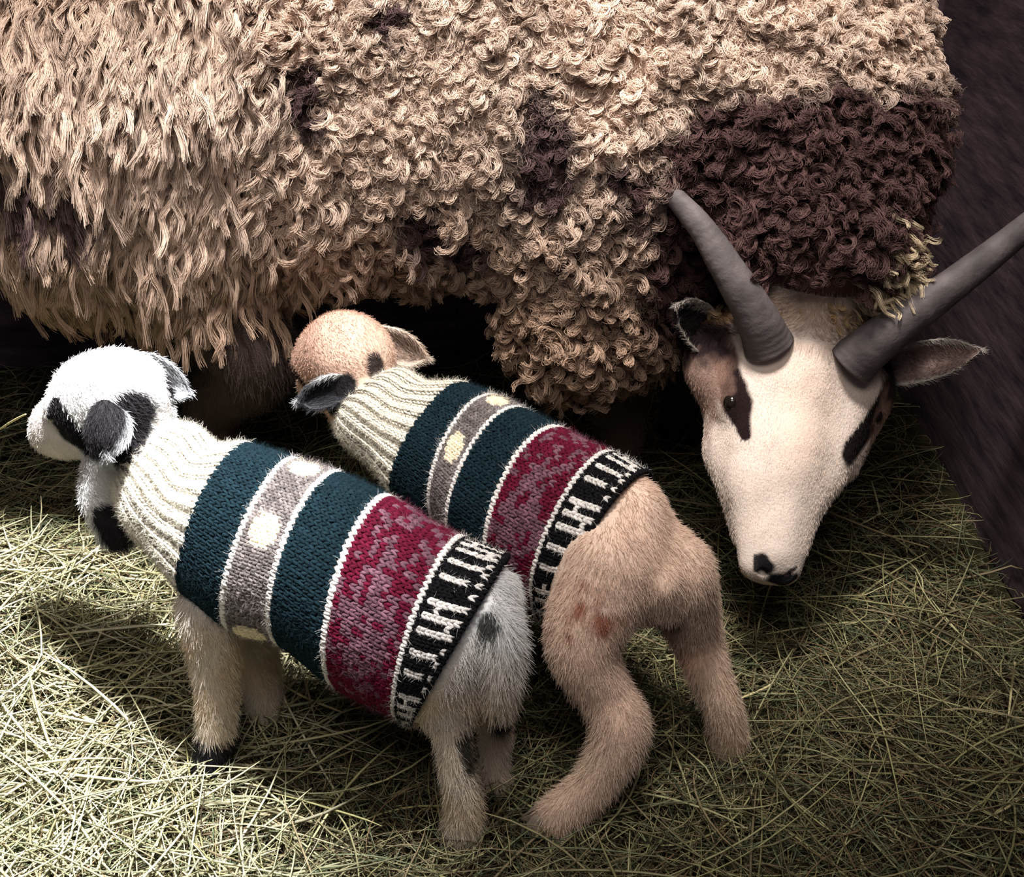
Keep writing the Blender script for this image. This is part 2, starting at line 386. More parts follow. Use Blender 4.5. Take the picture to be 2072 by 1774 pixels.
parts = [blades(12500, (-0.85, 0.59), (0.55, 1.78), (0.025, 0.09), (0.0005, 0.0012), (-0.006, 0.010), 0.22, straw, dens, 0.5, 5),
         blades(9500, (-0.85, 0.57), (0.55, 1.78), (0.06, 0.17), (0.0004, 0.0010), (-0.002, 0.020), 0.16, straw, dens, 0.7, 8),
         blades(1500, (-0.8, 0.55), (0.55, 1.7), (0.10, 0.24), (0.0008, 0.0016), (0.004, 0.026), 0.12, straw[:4], dens, 0.35, 9),
         blades(1100, (-0.80, -0.20), (0.62, 1.20), (0.09, 0.26), (0.0008, 0.0017), (0.006, 0.032), 0.16, [srgb(240, 232, 196), srgb(228, 218, 172), srgb(214, 212, 168)], dens, 0.4, 9)]
off = 0; P_, F_, C_ = [], [], []
for p, f, c in parts: P_.append(p); F_.append(f+off); C_.append(c); off += len(p)
hay = mesh_obj('hay_bedding', np.concatenate(P_), np.concatenate(F_), np.concatenate(C_), M_hay)
hay['kind'] = 'stuff'; hay['label'] = 'loose layer of dry yellow-green hay covering the barn floor'; hay['category'] = 'hay'

def stalk(pts, r, label, col=srgb(226, 212, 160)):
    path = smooth_path([at(a, b, Z=z if z > .1 else (z*.5 if z < .065 else z)) for (a, b, z) in pts], 24)
    p, f = tube(path, r*(1-0.35*np.abs(np.linspace(-1, 1, 24))**4)*(1+0.10*(np.arange(24) % 8 == 0)), 8)
    o = mesh_obj('hay_stalk', p, f, col, M_hay, loc=tuple(path[12]))
    o['label'] = label; o['category'] = 'hay stalk'; o['group'] = 'thick pale stalks lying on top of the hay'
stalk([(0, 1402, .05), (100, 1428, .05), (205, 1464, .05)], .0019, 'thick straight pale stalk at the left edge, pointing at the near lamb front hoof')
stalk([(96, 1560, .045), (60, 1400, .05), (20, 1290, .05)], .0012, 'thin pale stalk at the left edge crossing under the thick straight one')
stalk([(155, 1265, .055), (152, 1380, .05), (120, 1435, .045)], .0013, 'bent pale stalk curving like a hook in the left hay')
stalk([(205, 1268, .06), (170, 1290, .055), (140, 1330, .05)], .0019, 'short pale seed-headed stalk above the hooked one')
stalk([(300, 1255, .06), (335, 1243, .06), (368, 1230, .06)], .0015, 'short bright stalk touching the lower front edge of the near lamb sweater')
stalk([(0, 1180, .075), (60, 1160, .08), (130, 1148, .075)], .0013, 'pale stalk lying near level on the heap under the near lamb nose')
stalk([(50, 1170, .07), (150, 1450, .05), (205, 1774, .04)], .0010, 'very long thin stalk running from the left heap down to the bottom edge')
stalk([(570, 1385, .045), (620, 1412, .04), (690, 1440, .04)], .0012, 'pale stalk slanting on the shaded hay under the near lamb belly')
stalk([(1500, 1412, .04), (1535, 1398, .04), (1570, 1380, .045)], .0013, 'short pale stalk just right of the far lamb right hind hoof')
stalk([(2005, 1650, .045), (2040, 1632, .045), (2068, 1612, .045)], .0012, 'short pale stalk at the lower right edge')
stalk([(2040, 1460, .03), (2046, 1400, .05), (2054, 1340, .07)], .0012, 'upright pale stalk standing at the right edge')
stalk([(0, 868, .20), (25, 852, .24), (52, 838, .28)], .0012, 'pale stalk reaching up to the muzzle of the near lamb')
stalk([(395, 1585, .04), (420, 1535, .05), (440, 1512, .055)], .0012, 'pale stalk bent over the dark front hoof of the near lamb')

# ------------------------------------------------------------------ knitting
CREAM = srgb(226, 219, 204); WHITE = srgb(236, 230, 224); TEAL = srgb(24, 40, 47); GREY = srgb(118, 110, 108); RED = srgb(98, 24, 46)
MAUVE = srgb(120, 84, 96); BLACK = srgb(24, 23, 25); BLOCK = srgb(240, 226, 198)
def knit(name, parent, rings, rows, stitches, colour, rib=0, knots=None):
    """rings: list of (centre, forward, lean, h, w); rows: number of rows; colour(row, col) -> rgb. V-shaped stitches over a closed base cloth"""
    R = []
    for c, fw, a, h, wd in rings:
        fw = unit(V(fw[0], fw[1], 0)); sd = V(fw[1], -fw[0], 0)
        if sd[1] > 0: sd = -sd
        R.append(np.concatenate([c, h*(-math.sin(a)*fw+math.cos(a)*V(0, 0, 1)), sd*wd]))
    R = np.array(R); seg = np.linalg.norm(np.diff(R[:, :3], axis=0), axis=1)+1e-6
    fine = smooth_path(R, 60*(len(R)-1)+1); fl_ = np.concatenate([[0], np.cumsum(np.linalg.norm(np.diff(fine[:, :3], axis=0), axis=1))])
    tt = np.linspace(0, fl_[-1], rows+1)
    if knots: tt = np.interp(np.arange(rows+1), knots, fl_[::60])
    G = np.stack([np.interp(tt, fl_, fine[:, k]) for k in range(9)], 1)
    def surf(rw, cl):
        g = np.stack([np.interp(rw, np.arange(rows+1), G[:, k]) for k in range(9)], -1)
        th = cl/stitches*2*np.pi
        p = g[..., :3]+np.sin(th)[..., None]*g[..., 3:6]+np.cos(th)[..., None]*g[..., 6:9]
        # slack and small folds of the cloth
        wv = (vnoise(p, 28, 11)-0.5)*0.004
        return p, wv
    def frame(rw, cl):
        p, wv = surf(rw, cl); e = 0.5
        pu = surf(np.clip(rw+e, 0, rows), cl)[0]-surf(np.clip(rw-e, 0, rows), cl)[0]; pv = surf(rw, cl+e)[0]-surf(rw, cl-e)[0]
        pu = pu/(np.clip(rw+e, 0, rows)-np.clip(rw-e, 0, rows))[..., None]
        n = unit(np.cross(pu, pv)); cen = surf(rw, cl+stitches/2)[0]; n = n*np.sign(((p-cen)*n).sum(-1, keepdims=True))
        ribo = 0
        if rib: ribo = 0.0020*np.clip(np.cos(cl/stitches*2*np.pi*rib)*1.6, -1, 1)
        return p+n*(wv+ribo)[..., None], pu, pv, n
    # base cloth
    rr, cc = np.meshgrid(np.arange(rows+1, dtype=float), np.arange(stitches, dtype=float), indexing='ij')
    p, pu, pv, n = frame(rr, cc); bp = (p-n*0.0012).reshape(-1, 3)
    cg = np.array([[colour(min(r, rows-1), c) for c in range(stitches)] for r in range(rows+1)]); bc = cg.reshape(-1, 3)*0.8
    i, j = np.meshgrid(np.arange(rows), np.arange(stitches), indexing='ij'); j2 = (j+1) % stitches
    bf = np.stack([i*stitches+j, i*stitches+j2, (i+1)*stitches+j2, (i+1)*stitches+j], -1).reshape(-1, 4)
    # stitches: template capsule along x, unit length, unit radius
    nr, ns = 5, 6; xs = np.linspace(-0.5, 0.5, nr); rd = np.sqrt(np.clip(1-(np.abs(xs)*2)**2.6, 0.06, 1)); th = np.linspace(0, 2*np.pi, ns, endpoint=False)
    tx = np.repeat(xs, ns); ty = (rd[:, None]*np.cos(th)).ravel(); tz = (rd[:, None]*np.sin(th)).ravel()
    ii = np.arange(nr-1)[:, None]*ns; jj = np.arange(ns)[None]; tf = np.stack([ii+jj, ii+(jj+1) % ns, ii+ns+(jj+1) % ns, ii+ns+jj], -1).reshape(-1, 4)
    rr, cc = np.meshgrid(np.arange(rows)+0.5, np.arange(stitches)+0.5, indexing='ij')
    rr = rr.ravel(); cc = cc.ravel(); colr = cg[:rows].reshape(-1, 3)
    ps, fs, cs, off = [bp], [bf], [bc], len(bp)
    for s in (-1, 1):
        p, pu, pv, n = frame(rr+rng.normal(0, 0.04, len(rr)), cc+s*0.25+rng.normal(0, 0.04, len(rr)))
        ax = pu*1.35+pv*(-s)*0.52*-1
        L = np.linalg.norm(ax, axis=1); axn = ax/L[:, None]; sd = unit(np.cross(n, axn)); wv = np.linalg.norm(pv, axis=1)
        rad = wv*0.27*rng.uniform(0.85, 1.2, len(wv))
        q = p[:, None]+n[:, None]*(rad*0.35)[:, None, None]+axn[:, None]*(L[:, None]*tx)[..., None]+sd[:, None]*(rad[:, None]*ty)[..., None]+n[:, None]*(rad[:, None]*0.85*tz+(L[:, None]*0.10*(0.25-tx**2)*4-L[:, None]*0.08))[..., None]
        m = len(tx); ps.append(q.reshape(-1, 3)); fs.append((tf[None]+(np.arange(len(p))*m)[:, None, None]+off).reshape(-1, 4)); off += len(p)*m
        cs.append(np.repeat(colr*rng.uniform(0.85, 1.12, (len(p), 1)), m, 0))
    o = mesh_obj(name, np.concatenate(ps), np.concatenate(fs), np.concatenate(cs), M_yarn, parent)
    # mohair fuzz
    kf = 10; r2 = np.tile(rr, kf)+rng.uniform(-.5, .5, len(rr)*kf); c2 = np.tile(cc, kf)+rng.uniform(-.5, .5, len(rr)*kf); r2 = np.clip(r2, 0, rows)
    p, pu, pv, n = frame(r2, c2); fc = np.tile(colr, (kf, 1))*1.05
    fur('yarn_fuzz', o, p+n*0.0018, n, rng.normal(size=p.shape), rng.uniform(0.002, 0.007, len(p)), fc, rad=0.00009, m=4, lift=0.5, jit=0.8, droop=0)
    return o, R

MOTIF = ["..............", "..#..#..#.#.#.", "..#..#..#.#.#.", "..#..#..#.###.", "..#..#..#.#.#.", "..#..#..#.#.#.", ".....#..###.#.", "#.#.#.#.#.#.#.", ".............."]
def sweater_colour(widths, stitches, tone=1.0):
    e = np.cumsum(widths)      # teal, line, grey, line, teal, line, red, line, black
    rs = np.random.default_rng(5)
    def f(r, c):
        k = int(np.searchsorted(e, r, side='right')); lo = e[k-1] if k else 0; h = widths[min(k, 8)]
        if k == 0: return TEAL*(0.9+0.3*rs.random())
        if k in (1, 3, 5, 7): return WHITE
        if k == 2:
            rr = r-lo; ph = (c+5) % 13
            if 1 <= rr < h-1 and ph < 5 and not (rr in (1, h-2) and ph in (0, 4)): return BLOCK
            return GREY*(0.65+0.7*rs.random())
        if k == 4: return TEAL*(0.9+0.3*rs.random())
        if k == 6:
            rr = (r-lo+0.5)/h-0.5; pc = ((c+9) % 28)/28-0.5
            ins = abs(rr)*1.0+abs(pc)*1.1 < 0.46
            return MAUVE*(0.7+0.5*rs.random()) if (ins and rs.random() < 0.70) or rs.random() < 0.22 else RED*(0.85+0.3*rs.random())
        rr = min(r-lo, 8); return WHITE if MOTIF[int(rr*9/max(h, 1)) if h < 9 else rr][c % 14] == '#' else BLACK
    return f

# ------------------------------------------------------------------ lambs
def torso(S, rings, shrink, k=0.02):
    for a, b in zip(rings[:-1], rings[1:]):
        for f in (0, 0.5, 1.0) if b is rings[-1] else (0, 0.5):
            c = a[0]*(1-f)+b[0]*f; fw = unit(V(a[1][0], a[1][1], 0)); ln = a[2]*(1-f)+b[2]*f; h = a[3]*(1-f)+b[3]*f; wd = a[4]*(1-f)+b[4]*f
            sd = V(fw[1], -fw[0], 0); up = -math.sin(ln)*fw+math.cos(ln)*V(0, 0, 1); f2 = np.cross(sd, up)
            S.ell(c, (0.035, wd-shrink, h-shrink), np.array([f2, sd, up]), k)

def lamb_coat(o_root, p, q, colour, hair_len, n, keep, flow):
    nr = vnormals(p, q); body = mesh_obj('body', p, q, colour(p), M_skin, o_root)
    pos, no = scatter(p, q, nr, n, weight=lambda c, m: keep(c)+0.001)
    k = keep(pos) > 0.2; pos, no = pos[k], no[k]
    col = colour(pos)*rng.uniform(0.82, 1.1, (len(pos), 1))
    fur('coat', o_root, pos, no, flow(pos), hair_len(pos)*rng.uniform(0.6, 1.25, len(pos)), col, rad=0.00024, m=5, lift=0.42, jit=0.45)
    return body

# near lamb -------------------------------------------------------------
F1 = (-.25, .09)
R1 = [(V(-.272, .947, .267), F1, .30, .081, .062), (V(-.226, .931, .249), F1, .24, .089, .072), (V(-.183, .915, .246), F1, .17, .086, .076),
      (V(-.133, .897, .222), F1, .11, .093, .080), (V(-.072, .875, .198), F1, .18, .090, .078), (V(-.047, .866, .190), F1, .42, .098, .072)]
N1 = [(V(-.347, .988, .313), F1, .62, .036, .033), (V(-.322, .967, .300), F1, .50, .059, .048), (V(-.302, .957, .281), F1, .42, .060, .052), (V(-.270, .946, .267), F1, .30, .081, .062)]
L1 = root('lamb', 'white lamb with dark eye patch, in striped knitted sweater, facing left in front', 'lamb', (-.16, .90, 0), 'lambs in knitted sweaters')
S = Sculpt((-.53, .72, -.01), (.06, 1.12, .46), 0.0026)
torso(S, R1, 0.010)
S.chain([V(-.275, .947, .268), V(-.315, .965, .300), V(-.352, .990, .333)], [.050, .036, .026], .015)
# head, turned left and lowered
hd = at(222, 792, Y=1.0); nz = at(80, 850, Y=1.035)
fwd = unit(nz-hd); lat = unit(np.cross(fwd, V(0, 0, 1))); upv = np.cross(lat, fwd)
if upv[2] < 0: lat, upv = -lat, -upv
near = lat if lat[1] < 0 else -lat
def H(f, s, u): return hd+fwd*f+near*s+upv*u
S.ell(H(.000, 0, .000), (.044, .038, .038), np.array([fwd, near, upv]), .01)
S.ell(H(.030, 0, .008), (.032, .031, .028), np.array([fwd, near, upv]), .015)
S.cap(H(.02, 0, -.004), H(.080, 0, -.010), .034, .0265, .015)
S.cap(H(.07, 0, -.012), H(.098, 0, -.016), .026, .022, .01)
S.cap(H(.00, 0, -.024), H(.080, 0, -.028), .026, .018, .015)
S.cap(H(-.02, 0, -.014), V(-.345, .985, .322), .034, .030, .02)
for s in (1, -1):
    S.ell(H(.042, s*.026, .008), (.013, .008, .008), np.array([fwd, near, upv]), .012)
# brisket below the throat, in front of the sweater
S.chain([at(238, 925, Y=.99), at(215, 1000, Y=.985), at(238, 1075, Y=.97)], [.026, .023, .016], .02)
# legs
fn = [at(428, 1225, Y=.915), at(432, 1310, Y=.910), at(438, 1420, Y=.902), at(436, 1500, Y=.900), V(-.298, .900, .010)]
S.chain(fn, [.030, .022, .0165, .0155, .0165], .015)
ff = [at(500, 1250, Y=.975), at(520, 1330, Y=.97), at(535, 1420, Y=.97), V(-.252, .970, .010)]
S.chain(ff, [.030, .020, .0165, .016], .015)
rn = [at(920, 1250, Y=.857), at(922, 1360, Y=.838), at(912, 1450, Y=.824), at(922, 1540, Y=.815), at(938, 1620, Y=.813), V(-.047, .814, .011)]
S.chain(rn, [.032, .024, .0155, .0130, .0150, .0165], .015)
rf = [at(985, 1230, Y=.895), at(985, 1370, Y=.90), at(1000, 1460, Y=.885), at(1000, 1540, Y=.88), V(-.016, .880, .011)]
S.chain(rf, [.026, .020, .014, .0115, .013], .015)
S.ell(at(925, 1240, Y=.875), (.034, .044, .045), None, .02)
tl = [at(990, 1225, Y=.840), at(1014, 1275, Y=.822), at(1018, 1340, Y=.815), at(1012, 1420, Y=.815)]
S.chain(tl, [.014, .015, .014, .009], .010)
S.ground(0.0)
p, q = S.mesh()
P1 = p; eye1 = [hit(x, y, p) for x, y in ((102, 812), (112, 850), (140, 885), (178, 905))]
neck1 = [hit(x, y, p) for x, y in ((262, 845), (245, 895), (238, 940))]; chest1 = [hit(x, y, p) for x, y in ((215, 1062), (236, 1105))]; ear1 = hit(212, 838, p); spot1 = [hit(978, 1262, p), hit(1022, 1468, p), hit(948, 1490, p), hit(958, 1545, p)]
WH = V(.86, .84, .83); TAN1 = srgb(222, 196, 160); DK = V(.022, .020, .022)
def col1(P):
    c = np.tile(WH*.93, (len(P), 1)); n = vnoise(P, 45, 1)
    low = np.clip((0.25-P[:, 2])/0.08, 0, 1)*(P[:, 0] > -.33); c = blend(c, low*0.85*np.clip(n*.6+.5, 0, 1), TAN1)
    c = blend(c, inside(P, H(.075, 0, -.012), H(.11, 0, -.012), .045, .8)*0.30, srgb(210, 180, 150))
    mir = lambda A: [x-2*((x-hd)@near)*near for x in A]
    c = blend(c, poly(P, eye1, [.007, .016, .020, .015]), DK); c = blend(c, poly(P, mir(eye1), [.005, .013, .017, .013]), DK)
    c = blend(c, poly(P, neck1, [.020, .019, .012]), DK); c = blend(c, poly(P, mir(neck1[:1]*2), [.018, .018]), DK)
    c = blend(c, poly(P, chest1, [.017, .015]), DK)
    for ft, h in (((-.298, .900), .055), ((-.252, .970), .020)):
        c = blend(c, np.clip((h-P[:, 2])/.006, 0, 1)*(np.hypot(P[:, 0]-ft[0], P[:, 1]-ft[1]) < .04), DK)
    c = blend(c, poly(P, spot1[:1]*2, [.010, .010]), V(.07, .07, .065)); c = blend(c, poly(P, spot1[1:2]*2, [.010, .010]), V(.05, .05, .05))
    c = blend(c, poly(P, spot1[2:], [.008, .008]), V(.08, .07, .055))
    return c
def ringdist(P, rings, hem):
    """1 where a point lies outside the knitted tube"""
    c = np.array([r[0] for r in rings]); rr = np.array([max(r[3], r[4]) for r in rings]); best = np.full(len(P), 9.0)
    for k in range(len(c)-1):
        ab = c[k+1]-c[k]; u = np.clip(((P-c[k])@ab)/(ab@ab), 0, 1); d = np.linalg.norm(P-c[k]-u[:, None]*ab, axis=1)/(rr[k]*(1-u)+rr[k+1]*u)
        best = np.minimum(best, d)
    def side(R):      # > 0 towards the head
        fw = unit(V(R[1][0], R[1][1], 0)); return (P-R[0])@(math.cos(R[2])*fw+math.sin(R[2])*V(0, 0, 1))
    return ((best > 0.90) | (side(rings[-1]) < -hem) | (side(rings[0]) > 0)).astype(float)
keep1 = lambda P: ringdist(P, N1[:-1]+R1, 0.006)
def flow1(P):
    f = np.tile(V(.25, -.05, -1), (len(P), 1)); hm = np.linalg.norm(P-hd, axis=1) < .12
    f[hm] = -fwd*1.0+V(0, 0, -.3); return f
def hl1(P):
    h = np.where(np.linalg.norm(P-hd, axis=1) < .13, .006, .0085); h = np.where(np.linalg.norm(P-(hd+fwd*.08), axis=1) < .055, .003, h)
    tail = inside(P, tl[0], tl[-1], .035, .3); return h+tail*.004
lamb_coat(L1, p, q, col1, hl1, 85000, keep1, flow1)
ear('ear', L1, ear1, ear1+V(.004, -.036, -.016), V(1, 0, 0), .040, .026, V(.10, .095, .10), V(.02, .018, .02), V(.80, .80, .82), bend=V(0, 0, -.006), one=True)
ear('ear', L1, H(-.020, -.030, .008), at(382, 786, Y=1.06), V(0, -.4, -.9), .034, .012, V(.40, .40, .42), V(.04, .04, .045), V(.80, .82, .86), bend=V(0, 0, -.004))
for s in (1, -1):
    e, f = ball(H(.046, s*.0300, .004), .0070, 14); mesh_obj('eye', e, f, V(.008, .006, .005), M_eye, L1)
for c, fw, sz in (((-.298, .900, .002), (-.25, .09), .026), ((-.252, .970, .002), (-.25, .09), .024), ((-.049, .814, .002), (-.25, .0), .026), ((-.018, .880, .002), (-.2, .1), .022)):
    hoof(L1, V(*c), fw, sz, V(.03, .027, .026))
W1 = [8, 1, 8, 1, 9, 1, 12, 1, 9]
sw1, _ = knit('sweater', L1, R1, sum(W1), 84, sweater_colour(W1, 84), knots=[0, 8.5, 17.5, 27.5, 40.5, 50])
sw1['label'] = 'knitted sweater body with teal, grey, burgundy and black-and-white bands'
cl1, _ = knit('turtleneck', sw1, N1, 26, 84, lambda r, c: CREAM*(0.95+0.1*((r*7+c*3) % 5)/5), rib=28)
cl1['label'] = 'cream ribbed turtleneck'

# far lamb --------------------------------------------------------------
F2 = (-.17, .12)
R2 = [(V(-.080, 1.074, .276), F2, .29, .070, .062), (V(-.037, 1.044, .265), F2, .05, .076, .070), (V(-.018, 1.030, .256), F2, .08, .079, .074),
      (V(.020, 1.004, .242), F2, .04, .084, .078), (V(.064, .972, .230), F2, .14, .091, .078), (V(.088, .956, .227), F2, .29, .092, .070)]
N2 = [(V(-.166, 1.132, .290), F2, .45, .028, .026), (V(-.140, 1.116, .291), F2, .40, .049, .045), (V(-.112, 1.096, .281), F2, .35, .053, .048), (V(-.078, 1.073, .276), F2, .29, .070, .062)]
L2 = root('lamb', 'tan lamb in striped knitted sweater with bare rump, reaching under the ewe belly', 'lamb', (.06, .98, 0), 'lambs in knitted sweaters')
S = Sculpt((-.30, .77, -.01), (.30, 1.26, .42), 0.0026)
torso(S, R2, 0.010)
S.chain([V(-.085, 1.077, .276), V(-.14, 1.115, .291), V(-.172, 1.137, .303)], [.042, .030, .024], .015)
hd2 = at(690, 712, Y=1.165); nz2 = at(618, 775, Y=1.220)
f2 = unit(nz2-hd2); la2 = unit(np.cross(f2, V(0, 0, 1))); up2 = np.cross(la2, f2)
if up2[2] < 0: la2, up2 = -la2, -up2
nr2 = la2 if la2[1] < 0 else -la2
def K(f, s, u): return hd2+f2*f+nr2*s+up2*u
S.ell(K(0, 0, 0), (.048, .043, .042), np.array([f2, nr2, up2]), .01)
S.ell(K(.026, 0, .006), (.033, .035, .030), np.array([f2, nr2, up2]), .015)
S.cap(K(.02, 0, -.006), K(.072, 0, -.012), .036, .024, .015)
S.cap(K(.0, 0, -.026), K(.065, 0, -.026), .028, .016, .015)
S.cap(K(-.02, 0, -.018), V(-.160, 1.130, .290), .040, .032, .02)
for s in (1, -1): S.ell(K(.036, s*.030, .010), (.013, .009, .009), np.array([f2, nr2, up2]), .01)
# rump and splayed hind legs
S.ell(at(1285, 1140, Y=.940), (.048, .058, .054), None, .02)
S.ell(at(1300, 1070, Y=.935), (.022, .034, .038), None, .02)
S.chain([at(1235, 1150, Y=.905), at(1178, 1300, Y=.870), at(1225, 1400, Y=.858), at(1255, 1478, Y=.842), at(1205, 1580, Y=.830), at(1140, 1640, Y=.826), V(.040, .828, .012)],
        [.046, .032, .0235, .0245, .019, .018, .018], .018)
S.chain([at(1362, 1160, Y=.925), at(1405, 1275, Y=.945), at(1430, 1350, Y=.93), at(1462, 1430, Y=.918), at(1475, 1495, Y=.922), V(.217, .925, .012)],
        [.038, .024, .019, .016, .016, .016], .018)
S.cap(at(1345, 1185, Y=.885), at(1350, 1235, Y=.895), .014, .009, .012)
# front legs (mostly behind the near lamb)
S.chain([V(-.07, 1.04, .22), V(-.065, 1.035, .12), V(-.07, 1.03, .012)], [.034, .020, .017], .015)
S.chain([V(-.03, 1.09, .22), V(-.025, 1.09, .12), V(-.03, 1.09, .012)], [.034, .020, .017], .015)
S.ground(0.0)
p, q = S.mesh()
ear2 = hit(696, 786, p); dk2 = [hit(x, y, p) for x, y in ((640, 775), (690, 785), (665, 815))]; far2 = [hit(x, y, p) for x, y in ((768, 735), (775, 760))]
TAN = srgb(230, 202, 182); PNK = srgb(186, 146, 130)
def col2(P):
    c = np.tile(TAN, (len(P), 1)); n = vnoise(P, 40, 4)
    c = blend(c, np.clip((.14-P[:, 2])/.06, 0, 1)*.5*n, srgb(236, 214, 186))
    c = blend(c, np.clip(.055-np.linalg.norm(P-at(1180, 1260, Y=.845), axis=1), 0, .03)/.03*np.clip(vnoise(P, 110, 8)*2.4-1.1, 0, 1), srgb(168, 112, 92))
    c = blend(c, np.clip(.07-np.linalg.norm(P-hd2, axis=1), 0, .02)/.02*(0.4+.5*n), PNK)
    c = blend(c, inside(P, at(1350, 1270, Y=.90), at(1350, 1290, Y=.90), .014, .6)*.8, srgb(120, 92, 66))
    c = blend(c, inside(P, at(1395, 1310, Y=.93), at(1400, 1330, Y=.93), .016, .9)*.4, srgb(200, 140, 116))
    for s in (1, -1):
        c = blend(c, inside(P, K(.046, s*.034, .012), K(.040, s*.040, -.010), .012, .4, .003), V(.06, .035, .03))
    c = blend(c, poly(P, dk2, [.006, .014, .018]), DK); c = blend(c, poly(P, far2, [.010, .010]), V(.06, .045, .04))
    return c
keep2 = lambda P: ringdist(P, N2[:-1]+R2, 0.004)
def flow2(P):
    f = np.tile(V(.10, -.12, -1), (len(P), 1)); hm = np.linalg.norm(P-hd2, axis=1) < .12
    f[hm] = -f2+V(0, 0, -.3); return f
hl2 = lambda P: np.where(np.linalg.norm(P-hd2, axis=1) < .13, .004, np.where(P[:, 2] < .15, .0085, .0065))
lamb_coat(L2, p, q, col2, hl2, 90000, keep2, flow2)
ear('ear', L2, ear2, at(602, 806, Y=ear2[1]-.02), V(0, .4, .9), .031, .014, V(.03, .03, .035), V(.10, .10, .11), V(.85, .85, .86), bend=V(0, 0, -.004), one=True)
ear('ear', L2, K(-.018, -.030, .000), at(864, 718, Y=1.16), V(-.1, -.5, -.8), .036, .012, V(.30, .22, .18), srgb(226, 202, 180), srgb(230, 218, 205), bend=V(0, 0, -.004))
for s in (1, -1):
    e, f = ball(K(.040, s*.0335, .008), .0068, 14); mesh_obj('eye', e, f, V(.008, .006, .005), M_eye, L2)
for c, fw, sz in (((.030, .826, .002), (-.3, .0), .026), ((.217, .925, .002), (-.1, .1), .024), ((-.07, 1.03, .002), F2, .024), ((-.03, 1.09, .002), F2, .024)):
    hoof(L2, V(*c), fw, sz, V(.30, .24, .19))
W2 = [7, 1, 7, 1, 8, 1, 11, 1, 9]
sw2, _ = knit('sweater', L2, R2, sum(W2), 82, sweater_colour(W2, 82), knots=[0, 7.5, 15.5, 24.5, 36.5, 46])
cl2, _ = knit('turtleneck', sw2, N2, 22, 78, lambda r, c: CREAM*(0.92+0.1*((r*7+c*3) % 5)/5), rib=26)
cl2['label'] = 'cream ribbed turtleneck'

# ------------------------------------------------------------------ ewe
EW = root('ewe', 'large cream-fleeced horned ewe with dark neck and white face, lowering her head beside the lambs', 'sheep', (-.05, 1.45, 0))
S = Sculpt((-.92, 1.10, -.01), (.60, 1.80, .90), 0.0045)
# barrel, belly, shoulder, rump
S.cap(V(-.44, 1.46, .565), V(.22, 1.46, .575), .205, .200, .05)
S.cap(V(-.28, 1.44, .50), V(.10, 1.44, .50), .190, .190, .06)
S.ell(V(.27, 1.44, .56), (.14, .19, .20), None, .06)
S.ell(V(-.50, 1.45, .55), (.20, .20, .21), None, .06)
S.cap(V(-.48, 1.35, .52), V(-.47, 1.32, .445), .130, .095, .05); S.cap(V(-.38, 1.34, .52), V(-.355, 1.32, .435), .12, .085, .05)    # near thigh
S.cap(V(-.40, 1.58, .50), V(-.38, 1.58, .38), .13, .08, .05)
S.cap(V(.10, 1.33, .48), V(.085, 1.30, .315), .105, .080, .05)      # near shoulder and upper foreleg
S.cap(V(.20, 1.56, .48), V(.21, 1.56, .32), .11, .06, .05)
# legs
S.chain([V(-.36, 1.31, .35), V(-.300, 1.285, .265), V(-.37, 1.34, .17), V(-.335, 1.33, .09), V(-.30, 1.32, .012)], [.064, .050, .030, .023, .026], .03)
S.chain([V(-.42, 1.57, .36), V(-.40, 1.55, .27), V(-.46, 1.58, .19), V(-.44, 1.57, .10), V(-.42, 1.56, .012)], [.060, .044, .028, .023, .026], .03)
S.chain([V(.10, 1.32, .31), V(.13, 1.34, .18), V(.135, 1.34, .09), V(.14, 1.34, .012)], [.060, .036, .023, .026], .03)
S.chain([V(.22, 1.56, .33), V(.235, 1.56, .18), V(.24, 1.56, .09), V(.24, 1.56, .012)], [.055, .034, .023, .026], .03)
# neck swinging round and down to the head
S.chain([V(.30, 1.44, .53), V(.315, 1.34, .50), V(.325, 1.25, .44)], [.165, .135, .088], .05)
S.ell(V(.235, 1.36, .43), (.11, .09, .13), None, .05)
S.ground(0.0)
bp_, bq_ = S.mesh()
# head in its own frame: lateral (to photo right), down the face, out of the face
hp = at(1648, 690, Y=1.165); ht = at(1576, 1180, Y=1.012)
fy = unit(ht-hp); lx = unit(V(1, .06, -.20)-((V(1, .06, -.20))@fy)*fy); fz = np.cross(lx, fy)
if fz[1] > 0: fz = -fz
LF = np.linalg.norm(ht-hp)
def E(x, y, z): return hp+lx*x+fy*y*LF+fz*z
MB = np.array([lx, fy, fz])
S = Sculpt((.10, .92, .05), (.52, 1.36, .56), 0.0022)
S.ell(E(0, .06, -.060), (.076, .075, .056), MB, .01)
S.ell(E(0, -.16, -.06), (.062, .060, .060), MB, .03)
S.cap(E(0, .12, -.046), E(0, .50, -.036), .046, .038, .02)
S.cap(E(0, .45, -.034), E(0, .86, -.026), .038, .024, .02)
for s in (1, -1):
    S.cap(E(s*.038+.006, .14, -.058), E(s*.024, .60, -.044), .039, .031, .02)
    S.cap(E(s*.024, .58, -.044), E(s*.0135, .92, -.032), .031, .0205, .012)
    S.ell(E(s*.062, .23, -.046), (.014, .030, .018), MB, .016)
    S.cap(E(s*.058+.006, .14, -.088), E(s*.042+.004, .46, -.088), .038, .028, .03)
    S.cap(E(s*.040, .46, -.085), E(s*.016, .80, -.066), .028, .018, .02)
    S.ell(E(s*.082+.006, .06, -.085), (.034, .044, .036), MB, .03)
S.cap(E(.094, .10, -.082), E(.074, .42, -.074), .034, .026, .02)
S.cap(E(.064, .10, -.058), E(.046, .50, -.046), .034, .026, .02)
for s in (1, -1):
    pass
S.cap(E(0, .80, -.058), E(0, .93, -.048), .022, .017, .015)
